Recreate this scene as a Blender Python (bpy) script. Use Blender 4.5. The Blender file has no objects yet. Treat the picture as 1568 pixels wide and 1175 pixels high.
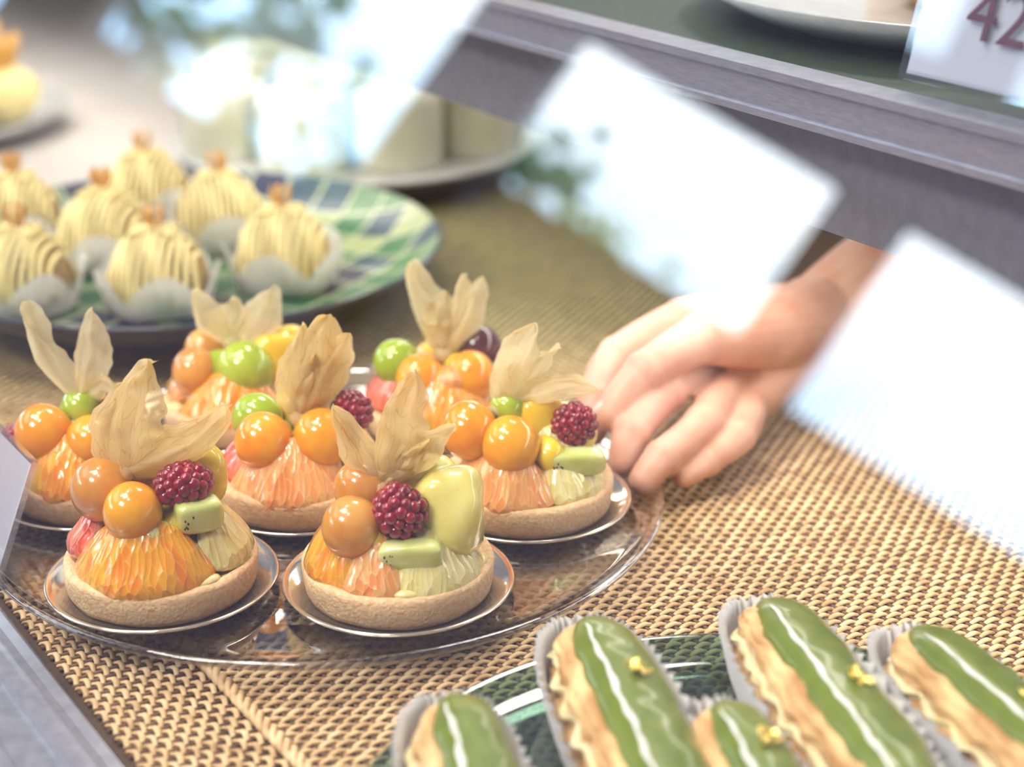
import bpy, math, random
import numpy as np
from mathutils import Vector, Matrix, noise
random.seed(7)
U=0.01
scene=bpy.context.scene
try:
    scene.view_settings.view_transform='Standard'
except Exception: pass
try:
    c=scene.cycles; c.max_bounces=5; c.diffuse_bounces=2; c.glossy_bounces=3; c.transmission_bounces=2; c.transparent_max_bounces=10
    c.caustics_reflective=False; c.caustics_refractive=False
except Exception: pass
# case axes: N = into the case, D = along the case front
NX,NY=.83,.557
def SA(s,a,z=0): return Vector((NX*s+NY*a, NY*s-NX*a, z))
CASE_ROT=math.atan2(-NX,NY)   # local X -> D direction

# ------------------------------------------------------------ materials
def nt(name):
    m=bpy.data.materials.new(name); m.use_nodes=True
    t=m.node_tree; t.nodes.clear(); return m,t
def coords(t,scale=(1,1,1),rot=(0,0,0),uv=False):
    tc=t.nodes.new('ShaderNodeTexCoord'); mp=t.nodes.new('ShaderNodeMapping')
    k=1 if uv else 100
    mp.inputs['Scale'].default_value=[k*s for s in scale]; mp.inputs['Rotation'].default_value=rot
    t.links.new(tc.outputs['UV' if uv else 'Object'],mp.inputs['Vector']); return mp.outputs['Vector']
def ramp(t,fac,stops):
    r=t.nodes.new('ShaderNodeValToRGB'); e=r.color_ramp.elements
    while len(e)<len(stops): e.new(.5)
    for i,(p,c) in enumerate(stops):
        e[i].position=p; e[i].color=(*c[:3],1)
    t.links.new(fac,r.inputs['Fac']); return r.outputs['Color']
def math_(t,op,a,b=None):
    n=t.nodes.new('ShaderNodeMath'); n.operation=op
    for i,v in enumerate((a,b)):
        if v is None: continue
        if isinstance(v,(int,float)): n.inputs[i].default_value=v
        else: t.links.new(v,n.inputs[i])
    return n.outputs[0]
def pmat(name,c1,c2=None,scale=3,rough=.5,metal=0,sss=0,coat=0,bump=0,bscale=None,tex='noise',stretch=(1,1,1),trans=0,ior=1.45,detail=4,lo=.35,hi=.65,sc_=.006):
    m,t=nt(name); out=t.nodes.new('ShaderNodeOutputMaterial'); b=t.nodes.new('ShaderNodeBsdfPrincipled')
    t.links.new(b.outputs[0],out.inputs[0])
    b.inputs['Roughness'].default_value=rough; b.inputs['Metallic'].default_value=metal
    b.inputs['IOR'].default_value=ior
    if sss:
        b.inputs['Subsurface Weight'].default_value=sss; b.inputs['Subsurface Radius'].default_value=(1,.5,.25)
        b.inputs['Subsurface Scale'].default_value=sc_
    if coat:
        b.inputs['Coat Weight'].default_value=coat; b.inputs['Coat Roughness'].default_value=.04
    if trans: b.inputs['Transmission Weight'].default_value=trans
    v=coords(t,stretch)
    def tx(sc):
        if tex=='noise':
            n=t.nodes.new('ShaderNodeTexNoise'); n.inputs['Detail'].default_value=detail
        else:
            n=t.nodes.new('ShaderNodeTexVoronoi')
        n.inputs['Scale'].default_value=sc; t.links.new(v,n.inputs['Vector']); 
        return n.outputs['Fac'] if tex=='noise' else n.outputs['Distance']
    f=tx(scale)
    c2=c2 or tuple(x*.85 for x in c1)
    t.links.new(ramp(t,f,[(lo,c1),(hi,c2)]),b.inputs['Base Color'])
    if bump:
        bn=t.nodes.new('ShaderNodeBump'); bn.inputs['Strength'].default_value=bump; bn.inputs['Distance'].default_value=.001
        t.links.new(tx(bscale) if bscale else f,bn.inputs['Height']); t.links.new(bn.outputs[0],b.inputs['Normal'])
    return m
def citrus_mat(name,c1,c2,rim,sss=.4):
    # UV.x = along the segment, UV.y = distance from its upper edge. Teardrop juice sacs with a pale membrane
    # on the upper edge, all under a smooth glaze.
    m,t=nt(name); out=t.nodes.new('ShaderNodeOutputMaterial'); b=t.nodes.new('ShaderNodeBsdfPrincipled')
    t.links.new(b.outputs[0],out.inputs[0]); b.inputs['Roughness'].default_value=.25
    b.inputs['Coat Weight'].default_value=1; b.inputs['Coat Roughness'].default_value=.05; b.inputs['Coat IOR'].default_value=1.5
    if sss:
        b.inputs['Subsurface Weight'].default_value=sss; b.inputs['Subsurface Radius'].default_value=(1,.5,.2); b.inputs['Subsurface Scale'].default_value=.005
    v=coords(t,(1,1,1),uv=True)
    nd=t.nodes.new('ShaderNodeTexNoise'); nd.inputs['Scale'].default_value=1.6; t.links.new(v,nd.inputs['Vector'])
    ad=t.nodes.new('ShaderNodeVectorMath'); ad.operation='MULTIPLY_ADD'; ad.inputs[1].default_value=(.4,.4,0); t.links.new(nd.outputs['Color'],ad.inputs[0]); t.links.new(v,ad.inputs[2])
    mp=t.nodes.new('ShaderNodeMapping'); mp.inputs['Scale'].default_value=(5.4,3.2,1); t.links.new(ad.outputs[0],mp.inputs['Vector'])
    vo=t.nodes.new('ShaderNodeTexVoronoi'); vo.inputs['Scale'].default_value=1; t.links.new(mp.outputs[0],vo.inputs['Vector'])
    ve=t.nodes.new('ShaderNodeTexVoronoi'); ve.feature='DISTANCE_TO_EDGE'; ve.inputs['Scale'].default_value=1; t.links.new(mp.outputs[0],ve.inputs['Vector'])
    n=t.nodes.new('ShaderNodeTexNoise'); n.inputs['Scale'].default_value=1.1; n.inputs['Detail'].default_value=3; t.links.new(v,n.inputs['Vector'])
    sx=t.nodes.new('ShaderNodeSeparateColor'); t.links.new(vo.outputs['Color'],sx.inputs[0])
    f=math_(t,'ADD',math_(t,'MULTIPLY',sx.outputs[0],.3),math_(t,'MULTIPLY',n.outputs['Fac'],.7))
    base=ramp(t,f,[(.3,c2),(.5,tuple(.5*(p+q) for p,q in zip(c1,c2))),(.7,c1)])
    me_=math_(t,'LESS_THAN',ve.outputs['Distance'],.045)
    mx=t.nodes.new('ShaderNodeMix'); mx.data_type='RGBA'; t.links.new(math_(t,'MULTIPLY',me_,.35),mx.inputs[0]); t.links.new(base,mx.inputs[6]); mx.inputs[7].default_value=(*rim,1)
    at=t.nodes.new('ShaderNodeAttribute'); at.attribute_name='ridge'
    m2=t.nodes.new('ShaderNodeMix'); m2.data_type='RGBA'; t.links.new(math_(t,'MULTIPLY',at.outputs['Fac'],.7),m2.inputs[0]); t.links.new(mx.outputs[2],m2.inputs[6]); m2.inputs[7].default_value=(*rim,1)
    t.links.new(m2.outputs[2],b.inputs['Base Color'])
    h=math_(t,'SUBTRACT',1.0,math_(t,'MULTIPLY',vo.outputs['Distance'],vo.outputs['Distance']))
    bn=t.nodes.new('ShaderNodeBump'); bn.inputs['Strength'].default_value=.6; bn.inputs['Distance'].default_value=.0014
    t.links.new(h,bn.inputs['Height']); t.links.new(bn.outputs[0],b.inputs['Normal'])
    b2=t.nodes.new('ShaderNodeBump'); b2.inputs['Strength'].default_value=.4; b2.inputs['Distance'].default_value=.0012
    t.links.new(h,b2.inputs['Height']); t.links.new(b2.outputs[0],b.inputs['Coat Normal'])
    return m
def thin_glass(name,tint,f0,f1,rough=0.0,power=5):
    m,t=nt(name); out=t.nodes.new('ShaderNodeOutputMaterial')
    tr=t.nodes.new('ShaderNodeBsdfTransparent'); tr.inputs[0].default_value=(*tint,1)
    gl=t.nodes.new('ShaderNodeBsdfGlossy'); gl.inputs['Roughness'].default_value=rough; gl.inputs[0].default_value=(1,1,1,1)
    lw=t.nodes.new('ShaderNodeLayerWeight'); lw.inputs[0].default_value=.5
    p=math_(t,'POWER',lw.outputs['Facing'],power); p=math_(t,'MULTIPLY',p,f1); p=math_(t,'ADD',p,f0)
    mx=t.nodes.new('ShaderNodeMixShader'); t.links.new(p,mx.inputs[0]); t.links.new(tr.outputs[0],mx.inputs[1]); t.links.new(gl.outputs[0],mx.inputs[2])
    t.links.new(mx.outputs[0],out.inputs[0]); return m
def husk_mat(name,c1,c2,tl=.5,thin=.12):
    m,t=nt(name); out=t.nodes.new('ShaderNodeOutputMaterial')
    b=t.nodes.new('ShaderNodeBsdfPrincipled'); b.inputs['Roughness'].default_value=.32
    tl_=t.nodes.new('ShaderNodeBsdfTranslucent'); mx=t.nodes.new('ShaderNodeMixShader'); mx.inputs[0].default_value=tl
    v=coords(t,(1,1,1),uv=True)
    # thin network of veins
    nd=t.nodes.new('ShaderNodeTexNoise'); nd.inputs['Scale'].default_value=2.5; t.links.new(v,nd.inputs['Vector'])
    ad=t.nodes.new('ShaderNodeVectorMath'); ad.operation='MULTIPLY_ADD'; ad.inputs[1].default_value=(.35,.35,0); t.links.new(nd.outputs['Color'],ad.inputs[0]); t.links.new(v,ad.inputs[2])
    mp=t.nodes.new('ShaderNodeMapping'); mp.inputs['Scale'].default_value=(3.2,1.1,1); t.links.new(ad.outputs[0],mp.inputs['Vector'])
    vo=t.nodes.new('ShaderNodeTexVoronoi'); vo.feature='DISTANCE_TO_EDGE'; vo.inputs['Scale'].default_value=1.5; t.links.new(mp.outputs[0],vo.inputs['Vector'])
    n=t.nodes.new('ShaderNodeTexNoise'); n.inputs['Scale'].default_value=1.1; n.inputs['Detail'].default_value=2; t.links.new(v,n.inputs['Vector'])
    ve=math_(t,'MINIMUM',math_(t,'MULTIPLY',vo.outputs['Distance'],18),1.0)
    f=math_(t,'ADD',math_(t,'MULTIPLY',ve,.34),math_(t,'MULTIPLY',n.outputs['Fac'],.7))
    col=ramp(t,f,[(.3,c2),(.5,tuple(.28*a+.72*b for a,b in zip(c2,c1))),(.7,c1)])
    t.links.new(col,b.inputs['Base Color']); t.links.new(col,tl_.inputs[0])
    bn=t.nodes.new('ShaderNodeBump'); bn.inputs['Strength'].default_value=.22; bn.inputs['Distance'].default_value=.0005
    t.links.new(f,bn.inputs['Height']); t.links.new(bn.outputs[0],b.inputs['Normal'])
    t.links.new(b.outputs[0],mx.inputs[1]); t.links.new(tl_.outputs[0],mx.inputs[2])
    tr=t.nodes.new('ShaderNodeBsdfTransparent'); tr.inputs[0].default_value=(1,.92,.72,1); m2=t.nodes.new('ShaderNodeMixShader'); m2.inputs[0].default_value=thin
    t.links.new(mx.outputs[0],m2.inputs[1]); t.links.new(tr.outputs[0],m2.inputs[2]); t.links.new(m2.outputs[0],out.inputs[0]); return m

M={}
M['orange']=citrus_mat('orange_pulp',(1,.50,.02),(.91,.25,.003),(1,.66,.14))
M['peach']=citrus_mat('pink_orange_pulp',(1,.54,.18),(.94,.31,.08),(1,.72,.40))
M['pomelo']=citrus_mat('pomelo_pulp',(.95,.83,.38),(.80,.63,.18),(1,.94,.62),.3)
M['ruby']=citrus_mat('ruby_grapefruit_pulp',(.94,.25,.12),(.78,.08,.035),(1,.56,.40),.25)
M['berry']=pmat('physalis_skin',(1,.47,.02),(.92,.30,.006),.7,.2,sss=.4,coat=.85)
M['amber']=pmat('physalis_amber_skin',(.88,.45,.10),(.70,.28,.035),.7,.25,sss=.4,coat=.85)
M['grape']=pmat('green_grape_skin',(.52,.64,.06),(.38,.52,.02),.8,.15,coat=.9,sss=.25)
M['dgrape']=pmat('dark_grape_skin',(.08,.015,.02),(.14,.04,.03),1.0,.2,coat=1)
M['kiwi']=pmat('kiwi_flesh',(.84,.85,.38),(.58,.67,.13),.8,.2,coat=.9,bump=.2,sss=.3)
M['mango']=pmat('mango_flesh',(1,.75,.07),(.96,.61,.025),1.2,.25,coat=.9,bump=.25,sss=.25)
M['melon']=pmat('melon_flesh',(.99,.86,.30),(.93,.78,.18),1.2,.25,coat=.9,bump=.25,sss=.3)
M['rasp']=pmat('raspberry_flesh',(.42,.006,.022),(.18,.0,.013),1.5,.25,coat=.9)
M['seed']=pmat('kiwi_seed',(.02,.015,.01),None,3,.4)
M['crust']=pmat('tart_crust',(.96,.69,.40),(.86,.52,.26),5,.7,bump=.6,bscale=9)
M['cream']=pmat('custard_cream',(.95,.78,.36),(.9,.70,.28),2,.3,coat=.7)
M['gold']=pmat('champagne_gold_foil',(.98,.89,.75),(.95,.84,.67),2,.12,metal=.9)
M['husk']=husk_mat('physalis_husk_gold',(1,.84,.45),(.84,.52,.18),.6,.16)
M['huskpale']=husk_mat('physalis_husk_pale',(1,.93,.65),(.92,.71,.33),.6,.24)
M['glass']=thin_glass('clear_plate_glass',(.965,.975,.995),.12,.86,.03,2.5)
M['pane']=thin_glass('case_pane_glass',(.985,.99,.99),.115,.6,0,5)
M['film']=thin_glass('clear_film',(.95,.97,.95),.08,.6,.1,3)
M['acrylic']=thin_glass('acrylic',(.95,.97,1),.08,.8,.02,3)

# ------------------------------------------------------------ mesh tools
class MB:
    def __init__(s): s.v=[]; s.f=[]; s.uv=None; s.ridge=None
    def add(s,v,f):
        o=len(s.v); s.v+= [tuple(p) for p in v]; s.f+=[tuple(i+o for i in q) for q in f]
    def lathe(s,prof,seg=64,c=(0,0,0),fn=None):
        v=[];f=[]
        for (r,z) in prof:
            for i in range(seg):
                a=2*math.pi*i/seg; rr,zz=(r,z) if fn is None else fn(r,z,a)
                v.append((c[0]+rr*math.cos(a),c[1]+rr*math.sin(a),c[2]+zz))
        for j in range(len(prof)-1):
            for i in range(seg):
                k=(i+1)%seg; f.append((j*seg+i,j*seg+k,(j+1)*seg+k,(j+1)*seg+i))
        s.add(v,f)
    def sup(s,c,r,e=1.0,rot=None,nu=24,nv=14,ns=0,seed=0,nf=.8):
        v=[];f=[]
        sg=lambda x:math.copysign(abs(x)**e,x)
        for j in range(nv+1):
            p=-math.pi/2+math.pi*j/nv
            for i in range(nu):
                a=2*math.pi*i/nu
                q=Vector((r[0]*sg(math.cos(p))*sg(math.cos(a)),r[1]*sg(math.cos(p))*sg(math.sin(a)),r[2]*sg(math.sin(p))))
                if ns: q*=1+ns*noise.noise(q*nf+Vector((seed,seed*2,0)))
                if rot is not None: q=rot@q
                v.append(q+Vector(c))
        for j in range(nv):
            for i in range(nu):
                k=(i+1)%nu; f.append((j*nu+i,j*nu+k,(j+1)*nu+k,(j+1)*nu+i))
        if s.ridge is not None:
            s.ridge+=[0.0]*len(v); s.uv+=[(p_[0]*1.3,p_[2]) for p_ in v]
        s.add(v,f)
    def tube(s,pts,rad,sides=10,flat=1.0,caps=True):
        pts=[Vector(p) for p in pts]; n=len(pts)
        if isinstance(rad,(int,float)): rad=[rad]*n
        v=[];f=[]; up=None
        for i,p in enumerate(pts):
            d=(pts[min(i+1,n-1)]-pts[max(i-1,0)]).normalized()
            if up is None:
                up=Vector((0,0,1)) if abs(d.z)<.9 else Vector((1,0,0))
            sd=d.cross(up).normalized(); up2=sd.cross(d).normalized(); up=up2
            for k in range(sides):
                a=2*math.pi*k/sides
                v.append(p+sd*math.cos(a)*rad[i]+up2*math.sin(a)*rad[i]*flat)
        for i in range(n-1):
            for k in range(sides):
                l=(k+1)%sides; f.append((i*sides+k,i*sides+l,(i+1)*sides+l,(i+1)*sides+k))
        if caps:
            f.append(tuple(range(sides))[::-1]); f.append(tuple((n-1)*sides+k for k in range(sides)))
        s.add(v,f)
    def box(s,c,h,fr=None):
        v=[]
        for x in(-1,1):
            for y in(-1,1):
                for z in(-1,1):
                    p=Vector((x*h[0],y*h[1],z*h[2]))
                    if fr is not None: p=fr@p
                    v.append(p+Vector(c))
        s.add(v,[(0,1,3,2),(4,6,7,5),(0,4,5,1),(2,3,7,6),(0,2,6,4),(1,5,7,3)])
    def obj(s,name,mat,parent=None,loc=(0,0,0),smooth=True,rotz=0):
        me=bpy.data.meshes.new(name)
        me.from_pydata([(x*U,y*U,z*U) for x,y,z in s.v],[],s.f)
        if smooth: me.polygons.foreach_set('use_smooth',[True]*len(me.polygons))
        if s.uv:
            l=me.uv_layers.new(name='UVMap')
            vi=np.zeros(len(me.loops),dtype=np.int32); me.loops.foreach_get('vertex_index',vi)
            l.data.foreach_set('uv',np.array(s.uv,dtype=np.float32)[vi].ravel())
        if s.ridge:
            at=me.attributes.new('ridge','FLOAT','POINT'); at.data.foreach_set('value',np.array(s.ridge,dtype=np.float32))
        me.materials.append(M[mat] if isinstance(mat,str) else mat); me.update()
        o=bpy.data.objects.new(name,me); scene.collection.objects.link(o)
        o.location=[q*U for q in loc]; o.rotation_euler=(0,0,rotz)
        if parent: o.parent=parent
        return o
def empty(name,loc,rotz=0):
    o=bpy.data.objects.new(name,None); o.empty_display_size=.01; scene.collection.objects.link(o)
    o.location=[q*U for q in loc]; o.rotation_euler=(0,0,rotz); return o
RZ=lambda a:Matrix.Rotation(a,3,'Z'); RX=lambda a:Matrix.Rotation(a,3,'X'); RY=lambda a:Matrix.Rotation(a,3,'Y')

# ------------------------------------------------------------ tart parts
def petal(mb,base,tip,width,bulge=(0,0,0),cup=.5,seed=0,twist=0):
    base=Vector(base);tip=Vector(tip); mid=(base+tip)/2+Vector(bulge)
    NU,NW=26,14; v=[];f=[]
    if mb.uv is None: mb.uv=[]
    ax=(tip-base).normalized(); view=Vector((0,-1,.2)); view.rotate(Matrix.Rotation(twist,3,ax))
    for i in range(NU+1):
        t=i/NU; p=base*(1-t)**2+mid*2*t*(1-t)+tip*t*t
        d=((mid-base)*(1-t)+(tip-mid)*t).normalized()
        sd=d.cross(view).normalized(); nn=sd.cross(d).normalized()
        w=width*.5*(math.sin(math.pi*min(1,t**.8))**.62*.97+.12*(1-t))
        w*=1+.16*noise.noise(Vector((t*6,seed*3.1,0)))
        curl=nn*(.5*max(0,t-.6)**1.5*math.sin(seed*5.1))*2+sd*(.9*max(0,t-.72)**1.3*math.cos(seed*3.7))
        for j in range(NW+1):
            q=2*j/NW-1
            # angular lantern fold along the midrib plus crumples
            rid=.16*(1-abs(q))*math.sin(math.pi*t)+.07*math.cos(q*math.pi*3)*math.sin(math.pi*t)
            nz=noise.noise(Vector((t*3.2+seed*7.3,q*1.4,seed)))*.55*(.15+t)+abs(noise.noise(Vector((t*7+seed,q*2.6,seed))))*.16
            we=w*(1+.22*noise.noise(Vector((t*9+seed*2,math.copysign(3,q),seed)))*abs(q))
            pos=p+sd*we*q*(1-.12*abs(q))+nn*(cup*we*q*q*-1+rid+nz)+curl
            pos+=d*.28*noise.noise(Vector((q*4+seed,t*5,3)))*t
            v.append(pos); mb.uv.append((q*width*.5+seed*3,t*(tip-base).length*.4))
    for i in range(NU):
        for j in range(NW):
            a=i*(NW+1)+j; f.append((a,a+1,a+NW+2,a+NW+1))
    mb.add(v,f)
def segment(mb,th0,th1,R,z,a,b,lean=.42,seed=0):
    # orange segment: wedge section, thick at the outer foot, a membrane ridge at the upper edge, tapering ends
    R-=.48; z+=.12; b*=1.08
    n=40;m=26;v=[];f=[]; L=math.radians(abs(th1-th0))*2.4
    if mb.ridge is None: mb.ridge=[0.0]*len(mb.v); mb.uv=[(p[0]*1.3,p[2]) for p in mb.v]
    for i in range(n+1):
        t=i/n; th=math.radians(th0+(th1-th0)*t); s_=max(.02,math.sin(math.pi*t)); k=s_**.5; kb=s_**.65
        for j in range(m):
            p=2*math.pi*j/m; cr=math.copysign(abs(math.cos(p))**.8,math.cos(p)); cz=math.copysign(abs(math.sin(p))**.8,math.sin(p))
            dr=a*k*cr*(.86-.38*cz); dz=b*kb*cz-.5*(1-kb)*b
            r=R+dr-dz*lean
            q=Vector((r*math.cos(th),r*math.sin(th),z+dz)); q*=1+.03*noise.noise(q*1.2+Vector((seed,0,0)))
            v.append(q); ph=abs(((j/m-.25+.5)%1)-.5)   # distance from the ridge
            mb.ridge.append(1.0 if ph<.03 else 0.0)
            mb.uv.append((t*L+seed*5,ph*5.2*kb))
    for i in range(n):
        for j in range(m):
            l=(j+1)%m; f.append((i*m+j,i*m+l,(i+1)*m+l,(i+1)*m+j))
    f.append(tuple(range(m))); f.append(tuple(n*m+k for k in range(m))[::-1]); mb.add(v,f)
def raspberry(mb,c,r,rot):
    r=Vector(r); n=58; mb.sup(c,r*.86,1,rot,16,10)
    for i in range(n):
        zz=1-2*(i+.5)/n; ph=i*2.39996; s=math.sqrt(1-zz*zz)
        taper=1-.12*(zz)
        p=Vector((s*math.cos(ph)*r.x*taper,s*math.sin(ph)*r.y*taper,zz*r.z)); p=rot@p
        rr=.2*random.uniform(.88,1.15)*(r.x/.85)
        mb.sup(Vector(c)+p*random.uniform(.81,.87),(rr,rr,rr),1,None,12,8)
Z0=.2
def tart(loc,items,husks,huskmat='husk',crustr=3.28):
    e=empty('fruit_tart',loc)
    mb=MB(); mb.lathe([(0.01,.1),(3.1,.1),(3.4,.16),(3.75,.38),(3.95,.5),(4.02,.5),(4.04,.44),(3.98,.38),(3.8,.26),(3.45,.02),(3.1,0),(.01,0)],96); mb.obj('gold_foil_plate','gold',e)
    mb=MB(); cr=crustr
    def fn(r,z,a):
        nzz=noise.noise(Vector((math.cos(a)*3,math.sin(a)*3,z*2)))*.06
        return (r+nzz if r>1 else r, z+(nzz*.8 if z>1 else 0))
    mb.lathe([(.01,.13),(cr-.25,.13),(cr-.08,.2),(cr,.42),(cr+.04,.85),(cr+.05,1.18),(cr-.02,1.32),(cr-.2,1.36),(cr-.35,1.28),(.01,1.2)],90,fn=fn); mb.obj('tart_crust',M['crust'],e)
    mb=MB(); mb.sup((0,0,1.1),(2.55,2.55,1.8),1,None,40,20,.04); mb.obj('custard_dome','cream',e)
    mb=MB()
    for k in range(5): mb.sup((2.85*math.cos(k*1.27+loc[0]),2.85*math.sin(k*1.27+loc[0]),1.36),(.5,.3,.17),1,RZ(k*1.27+loc[0]+1.57),16,8,.2,k)
    mb.obj('cream_dabs','cream',e)
    grp={}
    def G(k):
        if k not in grp: grp[k]=MB()
        return grp[k]
    for i,it in enumerate(items):
        if it[0]=='seg': segment(G(it[7]),it[1],it[2],it[3],it[4]+Z0,it[5],it[6],seed=i)
    for k in ('pomelo','peach'):
        if k not in grp: grp[k]=MB(); grp[k].ridge=[]; grp[k].uv=[]
    # filler pieces of fruit between the toppings
    kk=['mango','pomelo','melon','peach','mango','grape','pomelo']
    for k in range(9):
        a=k*.698+loc[0]*.7; rr=1.45 if k%2 else 1.0
        G(kk[(k+int(abs(loc[0])))%7]).sup((rr*math.cos(a),rr*math.sin(a),2.6+.15*(k%3)),(.8,.65,.6),.75,RZ(a)@RX(.3*k),18,12,.1,k)
    for i,it in enumerate(items):
        k=it[0]
        if k in('berry','amber','grape','dgrape'):
            r=it[4]; G(k).sup((it[1],it[2],it[3]+Z0),(r,r,r*1.03),1,None,32,20,.05,i)
        elif k=='rasp':
            raspberry(G('rasp'),(it[1],it[2],it[3]+Z0),it[4],RZ(it[5])@RX(.5))
        elif k=='kiwi':
            rt=RZ(it[5])@RX(.15); c=Vector((it[1],it[2],it[3]+Z0)); r=it[4]; G('kiwi').sup(c,r,.5,rt,28,16,.16,i)
            for q in range(7):
                sx=random.uniform(-.8,-.35)*r[0]; sz=random.uniform(-.4,.5)*r[2]
                G('seed').sup(c+rt@Vector((sx,-r[1]*.95,sz)),(.03,.03,.05),1,rt,8,6)
        elif k in('mango','melon'):
            rt=RZ(it[5])@RX(-.2); G(k).sup((it[1],it[2],it[3]+Z0),it[4],.7,rt,30,18,.16,i)
    nm={'orange':'orange_segments','peach':'pink_orange_segments','pomelo':'pomelo_segments','ruby':'grapefruit_segments','berry':'physalis_berries','amber':'physalis_berries_amber','grape':'green_grape','dgrape':'dark_grape','rasp':'raspberry','kiwi':'kiwi_slice','seed':'kiwi_seeds','mango':'mango_piece','melon':'melon_piece'}
    for k,mb in grp.items():
        if mb.v: mb.obj(nm[k],k,e)
    mb=MB(); b0=husks[0]
    for i,h in enumerate(husks[1:]):
        tip,w,bul=h[0],h[1],h[2] if len(h)>2 else (0,0,0)
        petal(mb,(b0[0],b0[1],b0[2]+Z0),(tip[0],tip[1],tip[2]+Z0),w*1.15,bul,cup=.75 if i%2 else .5,seed=i+loc[0],twist=(i%3-1)*.5)
    o=mb.obj('physalis_husk',huskmat,e)
    sm=o.modifiers.new('sub','SUBSURF'); sm.levels=1; sm.render_levels=1
    mb=MB(); mb.sup((b0[0],b0[1],b0[2]+Z0-.05),(.42,.42,.3),1,None,16,10); mb.uv=[(p[0]*2,p[2]*2) for p in mb.v]; mb.obj('husk_calyx',huskmat,e)
    return e
TZ=1.02
# front left
tart((-12.2,52.8,TZ),[('seg',-168,-30,2.62,1.95,.85,1.25,'orange'),('seg',-46,40,2.6,2.1,.8,1.25,'pomelo'),('seg',150,206,2.6,2.1,.85,1.1,'ruby'),('seg',42,148,2.6,2.1,.8,1.2,'orange'),
 ('berry',-.5,-1.45,3.4,1.0),('amber',-1.75,-.25,3.65,1.1),('amber',-.6,.9,3.7,.9),('rasp',1.15,-.8,4.15,(.98,.72,.68),.35),
 ('kiwi',1.65,-1.2,3.2,(.8,.45,.6),.5),('mango',1.4,.5,3.9,(.95,.8,1.2),.2)],
 [(-1.0,-.2,4.3),((.35,-.2,8.4),2.2,(-.9,0,.2)),((2.9,-.6,6.7),1.5,(.1,0,-.5)),((-.2,.3,7.6),1.7,(-.8,.2,0)),((2.2,.2,6.0),1.1,(0,0,-.3))],'husk')
# front centre
tart((-3.95,52.6,TZ),[('seg',-208,-108,2.62,1.95,.85,1.25,'orange'),('seg',-140,-76,2.6,1.75,.8,1.0,'peach'),('seg',-98,8,2.65,1.7,.85,1.15,'pomelo'),('seg',15,140,2.6,2.1,.8,1.2,'pomelo'),
 ('amber',-1.4,-1.4,2.9,1.05),('amber',-1.15,-.1,3.7,.98),('rasp',.2,-1.5,3.6,(.92,.85,.95),-.2),('kiwi',.55,-2.1,2.25,(1.05,.42,.52),.05),
 ('melon',1.8,-.5,3.0,(1.2,1.15,1.55),-.1),('melon',.9,.5,3.5,(1.25,.9,1.25),.2)],
 [(-.5,-.5,3.95),((.75,-.4,8.1),1.9,(-.2,0,.2)),((-1.95,-.5,6.9),1.1,(-.1,0,-.5)),((1.9,-.5,6.4),1.7,(.4,0,-.2)),((.2,.2,6.8),1.3),((1.1,-.7,6.0),.9,(.2,0,-.3))],'husk')
# right, behind
tart((.55,59.2,TZ),[('seg',-182,-62,2.65,1.8,.85,1.2,'peach'),('seg',-80,20,2.6,1.75,.8,1.05,'pomelo'),('seg',25,170,2.6,2.0,.8,1.1,'orange'),
 ('berry',-2.15,-.8,3.3,1.1),('berry',-.6,-1.5,3.0,1.1),('grape',-.7,.1,3.8,.7),('mango',.5,.2,3.4,(.9,.75,.95),.2),('rasp',1.8,-.6,3.5,(.85,.75,.85),.2),
 ('kiwi',1.75,-1.5,2.35,(1.15,.42,.5),.15),('melon',1.7,.4,2.9,(.95,.85,1.0),0)],
 [(-1.0,-.1,3.9),((.35,0,7.2),2.0,(-.5,0,.2)),((2.8,-.3,4.9),1.0,(-.1,0,.5)),((1.3,0,6.3),1.2,(-.2,0,.3)),((-.3,.3,6.2),1.2,(-.4,0,0))],'huskpale')
# centre, behind
tart((-8.1,59.8,TZ),[('seg',-160,-30,2.65,1.7,.85,1.2,'peach'),('seg',-212,-145,2.6,1.8,.8,1.0,'ruby'),('seg',-40,60,2.6,1.9,.8,1.0,'pomelo'),('seg',60,150,2.5,2.0,.8,1.1,'orange'),
 ('berry',-1.2,-1.4,2.85,1.1),('berry',1.0,-1.3,2.95,1.1),('grape',-1.6,.0,3.2,.98),('rasp',2.0,.1,3.5,(.9,.72,.8),-.9),('mango',0,.9,3.2,(1,.8,.8),.2)],
 [(.05,-.4,3.4),((1.3,-.3,7.5),1.9,(-.5,0,0)),((2.1,-.3,6.9),1.6,(0,0,-.2)),((.5,0,7.0),1.5,(-.3,0,0)),((1.2,.2,7.2),1.5,(.1,0,0)),((.9,-.6,6.0),1.2)],'husk')
# far left
tart((-16.1,60.2,TZ),[('seg',-170,-50,2.65,1.75,.85,1.15,'orange'),('seg',-60,40,2.6,1.9,.8,1.0,'pomelo'),('seg',160,205,2.7,2.4,.8,1.0,'ruby'),('seg',45,150,2.5,2.0,.8,1.1,'orange'),
 ('berry',-1.6,-1.1,2.9,1.1),('berry',.3,-1.4,2.6,1.05),('grape',-.4,.1,3.4,.8),('rasp',1.2,-.1,3.4,(.85,.75,.75),.3),('rasp',-2.7,-.7,2.4,(.75,.6,.65),.3)],
 [(-.35,-.1,3.75),((-2.0,0,7.7),1.3,(-.9,0,0)),((.2,0,7.4),1.3,(.5,0,.2)),((1.4,0,4.2),1.0,(0,0,.5))],'huskpale')
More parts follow.
